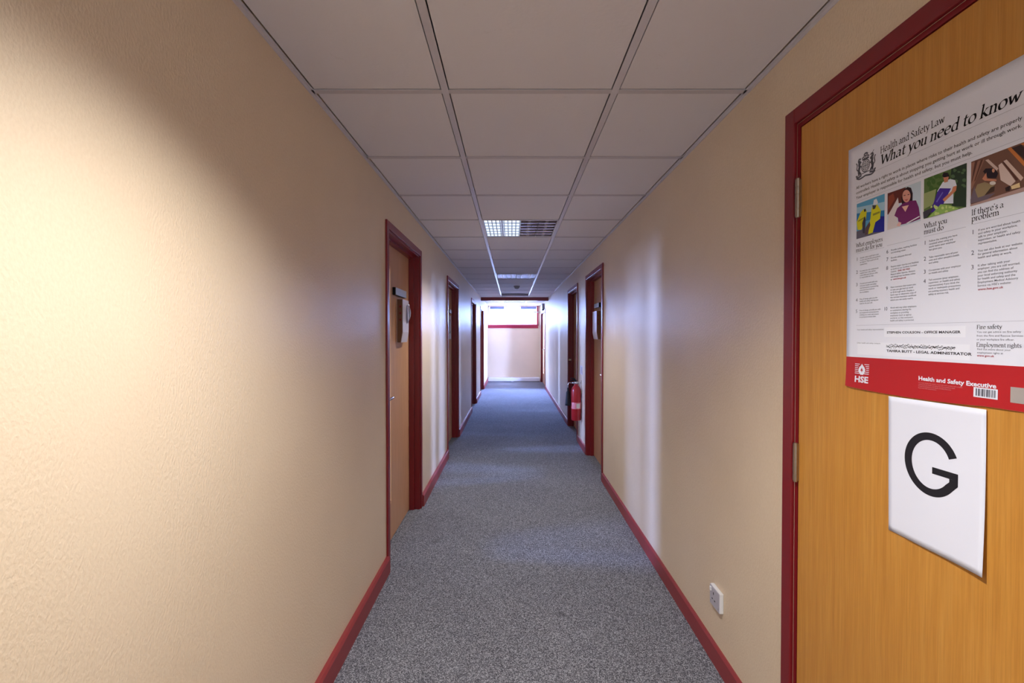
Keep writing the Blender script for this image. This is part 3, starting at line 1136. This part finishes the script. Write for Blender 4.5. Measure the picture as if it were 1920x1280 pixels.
C1 = ((273, '1', ['Decide what could harm you', 'in your job and the precautions', 'to stop it. This is part of risk', 'assessment.']),
      (304, '2', ['In a way you can understand,', 'explain how risks will be', 'controlled and tell you who', 'is responsible for this.']),
      (334, '3', ['Consult and work with you', 'and your health and safety', 'representatives in protecting', 'everyone from harm in', 'the workplace.']),
      (371, '4', ['Free of charge, give you the', 'health and safety training you', 'need to do your job.']),
      (398, '5', ['Free of charge, provide you with', 'any equipment and protective', 'clothing you need, and ensure', 'it is properly looked after.']))
C2 = ((271, '6', ['Provide toilets, washing facilities', 'and drinking water.']),
      (288, '7', ['Provide adequate first-aid', 'facilities.']),
      (307, '8', ['Report major injuries and fatalities', 'at work to our Incident Contact', 'Centre:', 'Report other injuries, diseases', 'and dangerous incidents online', 'at']),
      (352, '9', ['Have insurance that covers you', 'in case you get hurt at work', 'or ill through work. Display a', 'hard copy or electronic copy of', 'the current insurance certificate', 'where you can easily read it.']),
      (397, '10', ['Work with any other employers', 'or contractors sharing the', 'workplace or providing', 'employees (such as agency', "workers), so that everyone's", 'health and safety is protected.']))
C3 = ((270, '1', ['Follow the training you have', 'received when using any', 'work items your employer', 'has given you.']),
      (302, '2', ['Take reasonable care of your', "own and other people's health", 'and safety.']),
      (328, '3', ['Co-operate with your employer', 'on health and safety.']),
      (347, '4', ['Tell someone (your employer,', 'supervisor, or health and safety', 'representative) if you think the', 'work or inadequate precautions', "are putting anyone's health and", 'safety at serious risk.']))
C4 = ((270, '1', ['If you are worried about health', 'and safety in your workplace,', 'talk to your employer,', 'supervisor, or health and safety', 'representative.']),
      (307, '2', ['You can also look at our website', 'for general information about', 'health and safety at work.']),
      (333, '3', ['If, after talking with your', 'employer, you are still worried,', 'you can find the address of', 'your local enforcing authority', 'for health and safety and the', 'Employment Medical Advisory', "Service via HSE's website:"]))
for colm, un, ut, lead, sz in ((C1, 29, 41, 5.2, 4.7), (C2, 117, 129.5, 5.6, 4.9), (C3, 209, 220.5, 5.7, 5.0), (C4, 304, 316, 6.0, 5.3)):
    bm = B()
    for v, num, lines in colm:
        font(bm, lines, ut, v, sz, lead, bold=0.004)
        font(bm, [num], un - (5 if num == '10' else 0), v + 3.5, 11.5, 0, width=(9.5 if num == '10' else None))
    obj('numbered_column', bm, 'inkgrey', poster)
bm = B()
font(bm, ['0345 300 9923'], 148, 318.2, 4.9, 6, bold=0.02)
font(bm, ['www.hse.gov.uk'], 136, 335, 4.9, 6, bold=0.02)
font(bm, ['www.hse.gov.uk'], 317, 375.6, 5.5, 6, bold=0.02, width=42)
font(bm, ['www.gov.uk'], 317, 493, 5.0, 6, bold=0.02, width=29)
obj('red_web_addresses', bm, 'inkred', poster)
bm = B()
font(bm, ['Your health and safety representatives:'], 34, 443.5, 4.2, 5, width=79)
font(bm, ['Other health and safety contacts:'], 34, 475, 4.2, 5, width=70)
font(bm, ['You can get advice on fire safety', 'from the Fire and Rescue Services', 'or your workplace fire officer.'], 316, 451, 4.7, 6.6, width=[71, 74, 61])
font(bm, ['Find out more about your', 'employment rights at'], 317, 481.5, 4.7, 6.0, width=[55, 43])
obj('small_print', bm, 'inkgrey', poster)
bm = B()
rect(bm, 114, 438, 296, 459, PL * 0.8)
rect(bm, 36, 472, 304, 501, PL * 0.8)
obj('writing_boxes', bm, 'paper2', poster)


# handwriting
for text, v, width, size in (('STEPHEN COULSON - OFFICE MANAGER', 451.5, 166, 6.6), ('TAHIRA BUTT - LEGAL ADMINISTRATOR', 492, 187, 7.2)):
    bm = B()
    font(bm, [text], 121, v, size, 0, bold=0.03, width=width)
    obj('handwriting', bm, 'ink', poster)
bm = B()
rnd = random.Random(5)
for row in range(3):
    v0 = 477 + row * 2.2
    pu, pvv = 120, v0
    u = 120
    while u < 276:
        u += rnd.uniform(1.2, 2.6)
        nv = v0 + rnd.uniform(-2.8, 2.8)
        poly(bm, ((pu, pvv - 0.5), (pu, pvv + 0.6), (u, nv + 0.6), (u, nv - 0.5)), PL)
        pu, pvv = u, nv
obj('crossed_out_line', bm, 'ink', poster)

# royal crest
bm = B()


def ring(bm, cu, cv, ru, rv, w, a0=0, a1=360, lift=PL, n=26, mi=0):
    for i in range(n):
        a, b = math.radians(a0 + (a1 - a0) * i / n), math.radians(a0 + (a1 - a0) * (i + 1) / n)
        poly(bm, ((cu + ru * math.cos(a), cv - rv * math.sin(a)), (cu + ru * math.cos(b), cv - rv * math.sin(b)),
                  (cu + (ru - w) * math.cos(b), cv - (rv - w) * math.sin(b)), (cu + (ru - w) * math.cos(a), cv - (rv - w) * math.sin(a))), lift, mi)


def stroke(bm, pts, w, lift=PL, mi=0, smooth=True):
    p = cr(pts, 5) if smooth else pts
    for (a, b), (c, d) in zip(p, p[1:]):
        l = math.hypot(c - a, d - b) or 1
        x, y = -(d - b) / l * w * 0.75, (c - a) / l * w * 0.75
        poly(bm, ((a - x, b - y), (a + x, b + y), (c + x, d + y), (c - x, d - y)), lift, mi)


cx = 55
ring(bm, cx, 57, 13, 15, 2.0)
ring(bm, cx, 57, 9.5, 11.5, 1.2)
stroke(bm, [(cx, 46), (cx, 68)], 1.2)
stroke(bm, [(cx - 9, 57), (cx + 9, 57)], 1.2)
for a, b in ((-5, 52), (5, 52), (-5, 62), (5, 62)):
    ring(bm, cx + a, b, 2.6, 3.2, 1.3, n=10)
for dx in (-8, -4, 0, 4, 8):                                   # crown and beast above
    stroke(bm, [(cx + dx, 41), (cx + dx * 1.25, 36 - (3 if dx == 0 else 0))], 1.5)
stroke(bm, [(cx - 10, 41), (cx + 10, 41)], 2.4)
stroke(bm, [(cx - 11, 37), (cx, 33), (cx + 11, 37)], 1.6)
stroke(bm, [(cx - 5, 32), (cx - 2, 28), (cx + 4, 29), (cx + 6, 32)], 2.6)
for sgn in (-1, 1):                                            # supporters, rampant
    stroke(bm, [(cx + sgn * 17, 40), (cx + sgn * 20, 46), (cx + sgn * 18, 54), (cx + sgn * 21, 62), (cx + sgn * 19, 72)], 4.6)
    stroke(bm, [(cx + sgn * 19, 48), (cx + sgn * 13, 44)], 2.0)
    stroke(bm, [(cx + sgn * 19, 54), (cx + sgn * 13, 55)], 2.0)
    stroke(bm, [(cx + sgn * 20, 65), (cx + sgn * 14, 72)], 2.4)
    stroke(bm, [(cx + sgn * 21, 62), (cx + sgn * 27, 58), (cx + sgn * 26, 48), (cx + sgn * 29, 42)], 1.8)
    stroke(bm, [(cx + sgn * 15, 38), (cx + sgn * 18, 35), (cx + sgn * 22, 38), (cx + sgn * 21, 43)], 2.8)
    stroke(bm, [(cx + sgn * 29, 72), (cx + sgn * 24, 78), (cx + sgn * 12, 76)], 2.6)
    stroke(bm, [(cx + sgn * 28, 78), (cx + sgn * 18, 83), (cx, 80)], 2.4)
stroke(bm, [(cx + 19, 36), (cx + 24, 29)], 0.9)
stroke(bm, [(cx - 26, 74), (cx, 72.5), (cx + 26, 74)], 1.2)
obj('royal_crest', bm, 'inkgrey', poster)

# printed photographs (polygons traced inside each picture, s and t from 0 to 1)
PALETTE = {}


def ink(rgb):
    if rgb not in PALETTE:
        PALETTE[rgb] = mat('print_%d_%d_%d' % rgb, srgb(*rgb), 0.5, 0, 0.3)
    return PALETTE[rgb]


def picture(u0, v0, u1, v1, quad, shapes, label):
    """QUAD: left x, right x, top y at left/right, bottom y at left/right of the frame the polygons are drawn in"""
    xl, xr, tl, tr, bl, br = quad
    bm = B()
    mats = []
    for i, (rgb, pts) in enumerate(shapes):
        m_ = ink(rgb)
        if m_ not in mats:
            mats.append(m_)
        q = []
        for x, y in pts:
            s_ = (x - xl) / (xr - xl)
            t0 = tl + (tr - tl) * s_
            t1 = bl + (br - bl) * s_
            t_ = min(1, max(0, (y - t0) / (t1 - t0)))
            s_ = min(1, max(0, s_))
            q.append((u0 + (u1 - u0) * s_, v0 + (v1 - v0) * t_))
        poly(bm, q, PL + i * 0.00004, mats.index(m_))
    o = obj('printed_photograph', bm, mats, poster)
    o['label'] = label
    return o


def ell(cx_, cy_, rx, ry, n=18):
    return [(cx_ + rx * math.cos(2 * math.pi * i / n), cy_ + ry * math.sin(2 * math.pi * i / n)) for i in range(n)]


def blobs(seed, rgb, n, x0, x1, y0, y1, r):
    rn = random.Random(seed)
    return [(rgb, ell(rn.uniform(x0, x1), rn.uniform(y0, y1), r * rn.uniform(.5, 1.2), r * rn.uniform(.5, 1.2), 9)) for _ in range(n)]


picture(29, 140, 111, 224, (97, 432, 790, 665, 1200, 1110), [
    ((96, 172, 214), [(97, 790), (432, 665), (432, 1110), (97, 1200)]),
    ((170, 208, 228), [(97, 830), (432, 760), (432, 900), (97, 960)]),
    ((46, 128, 186), [(97, 900), (432, 860), (432, 935), (97, 1010)]),
    ((104, 100, 116), [(97, 1110), (240, 1060), (432, 1060), (432, 1110), (97, 1200)]),
    ((34, 40, 150), [(318, 1000), (340, 930), (432, 930), (432, 1110), (300, 1120)]),
    ((222, 216, 30), [(100, 1000), (150, 880), (195, 840), (225, 870), (215, 970), (160, 1090), (110, 1090)]),
    ((60, 70, 80), [(188, 850), (212, 840), (216, 870), (194, 880)]),
    ((226, 222, 34), [(270, 960), (285, 830), (350, 790), (390, 860), (384, 960), (330, 1000), (300, 1120), (246, 1140), (262, 1010)]),
    ((98, 76, 80), [(215, 1060), (262, 990), (272, 1030), (236, 1140), (205, 1150)]),
    ((70, 72, 70), [(292, 800), (340, 800), (325, 840), (300, 850)]),
    ((236, 240, 246), [(302, 795), (310, 738), (340, 722), (358, 765), (352, 790)]),
    ((150, 150, 50), [(300, 900), (380, 870), (382, 890), (302, 925)]),
    ((150, 150, 50), [(120, 980), (210, 930), (208, 945), (118, 1000)]),
    ((64, 60, 74), [(172, 1010), (200, 930), (214, 960), (206, 1130), (180, 1130)]),
], 'small printed photo of two workers in yellow jackets')
picture(119, 142, 201, 223, (467, 862, 655, 500, 1095, 985), [
    ((204, 220, 232), [(467, 655), (862, 500), (862, 985), (467, 1095)]),
    ((108, 48, 40), [(467, 655), (690, 575), (660, 760), (560, 780), (480, 905), (467, 910)]),
    ((150, 72, 50), [(480, 690), (540, 650), (560, 720), (510, 800), (476, 850)]),
    ((226, 216, 216), [(467, 1095), (480, 910), (560, 770), (598, 700), (612, 800), (588, 900), (600, 1055)]),
    ((44, 22, 28), [(640, 700), (665, 610), (710, 572), (752, 582), (772, 650), (770, 770), (730, 810), (650, 820)]),
    ((122, 42, 104), [(590, 830), (660, 770), (740, 740), (810, 735), (842, 820), (862, 960), (760, 1000), (640, 1028), (606, 990), (600, 945), (556, 920)]),
    ((228, 164, 146), ell(700, 682, 48, 76)),
    ((240, 190, 172), [(648, 810), (730, 790), (690, 872)]),
    ((200, 90, 90), [(675, 728), (725, 716), (702, 742)]),
    ((90, 50, 46), [(668, 672), (690, 667), (690, 676), (668, 681)]),
    ((90, 50, 46), [(714, 662), (736, 657), (736, 666), (714, 671)]),
    ((238, 188, 178), [(588, 1040), (612, 990), (645, 1005), (625, 1052)]),
    ((235, 235, 240), [(700, 1010), (850, 925), (856, 935), (720, 1012)]),
], 'small printed photo of a dark-haired person in a purple top')
picture(208, 141, 294, 221, (80, 605, 555, 310, 1010, 870), [
    ((98, 124, 66), [(80, 555), (605, 310), (605, 870), (80, 1010)]),
] + blobs(3, (74, 108, 48), 14, 90, 320, 480, 700, 38) + [
    ((46, 62, 46), [(430, 390), (605, 310), (605, 870), (440, 850), (500, 600), (420, 500)]),
] + blobs(4, (84, 110, 74), 10, 440, 600, 380, 640, 22) + [
    ((156, 168, 112), [(85, 720), (250, 650), (220, 830), (85, 900)]),
    ((226, 230, 242), [(260, 680), (330, 562), (420, 518), (480, 530), (500, 600), (462, 660), (462, 820), (338, 822), (380, 700)]),
    ((72, 46, 152), [(240, 760), (262, 690), (296, 638), (432, 634), (340, 830), (240, 920), (168, 935)]),
    ((120, 110, 200), [(250, 800), (330, 680), (338, 690), (262, 810)]),
    ((206, 132, 98), [(458, 612), (500, 598), (494, 660), (355, 800), (332, 772), (440, 668)]),
    ((204, 134, 104), [(336, 500), (408, 484), (392, 555), (352, 568)]),
    ((40, 30, 32), [(322, 492), (340, 446), (390, 442), (412, 488), (345, 505)]),
    ((150, 186, 96), [(150, 1000), (310, 830), (420, 840), (520, 880), (530, 895), (300, 955)]),
] + blobs(5, (196, 214, 130), 12, 190, 500, 850, 950, 20) + [
    ((64, 62, 70), [(84, 930), (230, 860), (130, 1000), (90, 1000)]),
], 'small printed photo of a person in a white top gardening')
picture(302, 142, 396, 222, (668, 1400, 285, 22, 850, 656), [
    ((120, 84, 70), [(668, 285), (1400, 22), (1400, 656), (668, 850)]),
    ((156, 110, 92), [(668, 300), (850, 250), (690, 620), (668, 640)]),
    ((96, 60, 50), [(720, 275), (760, 262), (690, 520), (672, 560)]),
    ((96, 60, 50), [(800, 262), (830, 255), (730, 520), (710, 540)]),
    ((212, 186, 176), [(860, 262), (900, 250), (1030, 370), (1010, 400)]),
    ((216, 192, 182), [(1030, 330), (1070, 300), (1160, 420), (1240, 540), (1180, 600), (1060, 520)]),
    ((214, 186, 172), [(1090, 280), (1130, 260), (1330, 500), (1300, 540)]),
    ((90, 52, 44), [(1080, 290), (1095, 285), (1270, 520), (1250, 535)]),
    ((206, 124, 66), [(1136, 122), (1180, 106), (1400, 370), (1400, 440)]),
    ((200, 120, 66), [(1290, 70), (1400, 30), (1400, 130)]),
    ((60, 44, 44), [(1190, 120), (1300, 80), (1400, 200), (1400, 330)]),
    ((182, 150, 142), [(668, 830), (1400, 600), (1400, 656), (668, 850)]),
    ((114, 98, 108), [(668, 760), (720, 600), (770, 730), (1000, 680), (900, 760), (668, 815)]),
    ((152, 132, 98), [(730, 640), (760, 570), (860, 540), (990, 590), (960, 660), (840, 720), (770, 740)]),
    ((70, 50, 40), [(940, 610), (990, 590), (985, 660), (860, 710)]),
    ((38, 28, 36), [(836, 405), (870, 368), (980, 366), (1032, 432), (1008, 492), (905, 492)]),
    ((206, 148, 120), ell(970, 395, 18, 26)),
    ((206, 136, 106), [(826, 500), (880, 420), (888, 496), (1012, 508), (1012, 532), (860, 524)]),
    ((225, 215, 205), ell(965, 555, 40, 24)),
    ((50, 36, 36), [(1120, 620), (1180, 590), (1176, 660), (1130, 665)]),
    ((230, 200, 150), [(1190, 600), (1290, 560), (1300, 620), (1200, 640)]),
], 'small printed photo of a person working under roof timbers')

# footer printing
bm = B()
for i in range(6):
    v = 523.5 + i * 4.4
    w = (9, 5.5, 3.5, 3.5, 6.5, 10)[i]
    rect(bm, 30, v, 40 + (w - 4), v + 1.5, LP)
    rect(bm, 64 - (w - 4), v, 73, v + 1.5, LP)
poly(bm, [(51.5, 523), (48, 528), (44, 531), (41, 537), (42, 543), (46, 546), (47, 549), (56, 549), (58, 546), (61, 542), (62, 536), (59, 531), (55, 527)], LP)
font(bm, ['HSE'], 30, 567, 20, 0, lift=LP, bold=0.035, width=42)
obj('agency_logo', bm, 'paper', poster)
bm = B()
font(bm, ['Health and Safety Executive'], 201, 546.5, 11.5, 0, lift=LP, bold=0.03, width=150)
obj('agency_name', bm, 'paper', poster)
bm = B()
poly(bm, [(51.5, 532), (47.5, 540), (50.8, 539.5), (50.8, 543), (52.4, 543), (52.4, 539.5), (55.5, 540)], LP + 0.0003)
obj('logo_tree', bm, 'posterred', poster)
bm = B()
font(bm, ['You must display this poster or provide each worker with a leaflet', 'outlining British health and safety law. First published 2009.', 'Printed and published by the Health and Safety Executive', 'Reprinted with amendments'],
     201, 552.5, 3.2, 3.6, lift=LP, width=[92, 78, 70, 40])
obj('footer_small_print', bm, 'pink', poster)
bm = B()
rect(bm, 313, 548, 353.5, 565.5, LP)
bc = obj('barcode', bm, 'paper', poster)
bm = B()
rn = random.Random(11)
u = 317
while u < 349:
    w = rn.choice((0.5, 0.9, 1.5, 2.2))
    rect(bm, u, 550, min(u + w, 350), 563, LP + 0.0003)
    u += w + rn.choice((0.5, 0.7, 1.2, 1.8))
obj('bars', bm, 'inkgrey', bc)
M['tape'] = mat('dull_clear_tape', srgb(176, 166, 160), 0.25)
bm = B()
rect(bm, 373, 541, 412, 567, LP)
obj('tape', bm, 'tape', poster)

# white sheet with the letter G
SY, SZ, SW, SH = 1.003, 1.2055, 0.2085, 0.2945


def sv(p, q, lift=0.0):
    """p, q: metres right of / below the top left corner of the sheet"""
    a, b = p / SW, q / SH
    off = 0.0012 + 0.0070 * max(0, a - 0.1) ** 2 * max(0, b - 0.1) ** 1.6 + 0.0016 * a * a + 0.0012 * b * b + 0.0006 * math.sin(a * 9 + b * 4) * b
    return (LF - off - lift, SY - p + 0.006 * 0, SZ - q)


def skew(p, q):
    # the sheet hangs a hair out of square
    return p + 0.005 * q / SH - 0.002 * (p / SW) * q / SH, q - 0.004 * p / SW


bm = B()
g = [[bm.verts.new(sv(*skew(SW * i / 20, SH * j / 24))) for j in range(25)] for i in range(21)]
for i in range(20):
    for j in range(24):
        f = bm.faces.new((g[i][j], g[i][j + 1], g[i + 1][j + 1], g[i + 1][j]))
        f.smooth = True
gs = obj('paper_sheet', bm, 'paper')
sm = gs.modifiers.new('thick', 'SOLIDIFY')
sm.thickness = 0.0004
sm.offset = 0
tag(gs, 'white paper sheet printed with a large black letter G below the poster', 'paper sign')
bm = B()
gc, gr_u, gr_v, w = (0.1015, 0.1240), 0.0600, 0.0625, 0.0172


def quad(pts):
    bm.faces.new([bm.verts.new(sv(*skew(a, b), 0.0004)) for a, b in pts])


def arc(t):
    a = math.radians(t)
    return (gc[0] + gr_u * math.cos(a), gc[1] - gr_v * math.sin(a)), (gc[0] + (gr_u - w) * math.cos(a), gc[1] - (gr_v - w * 0.86) * math.sin(a))


T = [24 + i * (320 - 24) / 60 for i in range(61)]
for a, b in zip(T, T[1:]):
    o1, i1 = arc(a)
    o2, i2 = arc(b)
    quad((o1, o2, i2, i1))
o1, i1 = arc(320)
ux = gc[0] + 0.0575                 # spur of the G
zb = gc[1] + 0.004
zc = gc[1] + 0.0275
quad((o1, (ux, zc), (ux - w, zc - 0.004), i1))
quad(((ux - w, zb + 0.0130), (ux, zb + 0.0130), (ux, zc), (ux - w, zc - 0.004)))
quad(((gc[0] + 0.004, zb), (ux, zb), (ux, zb + 0.0130), (gc[0] + 0.004, zb + 0.0130)))
obj('printed_letter', bm, 'ink', gs)
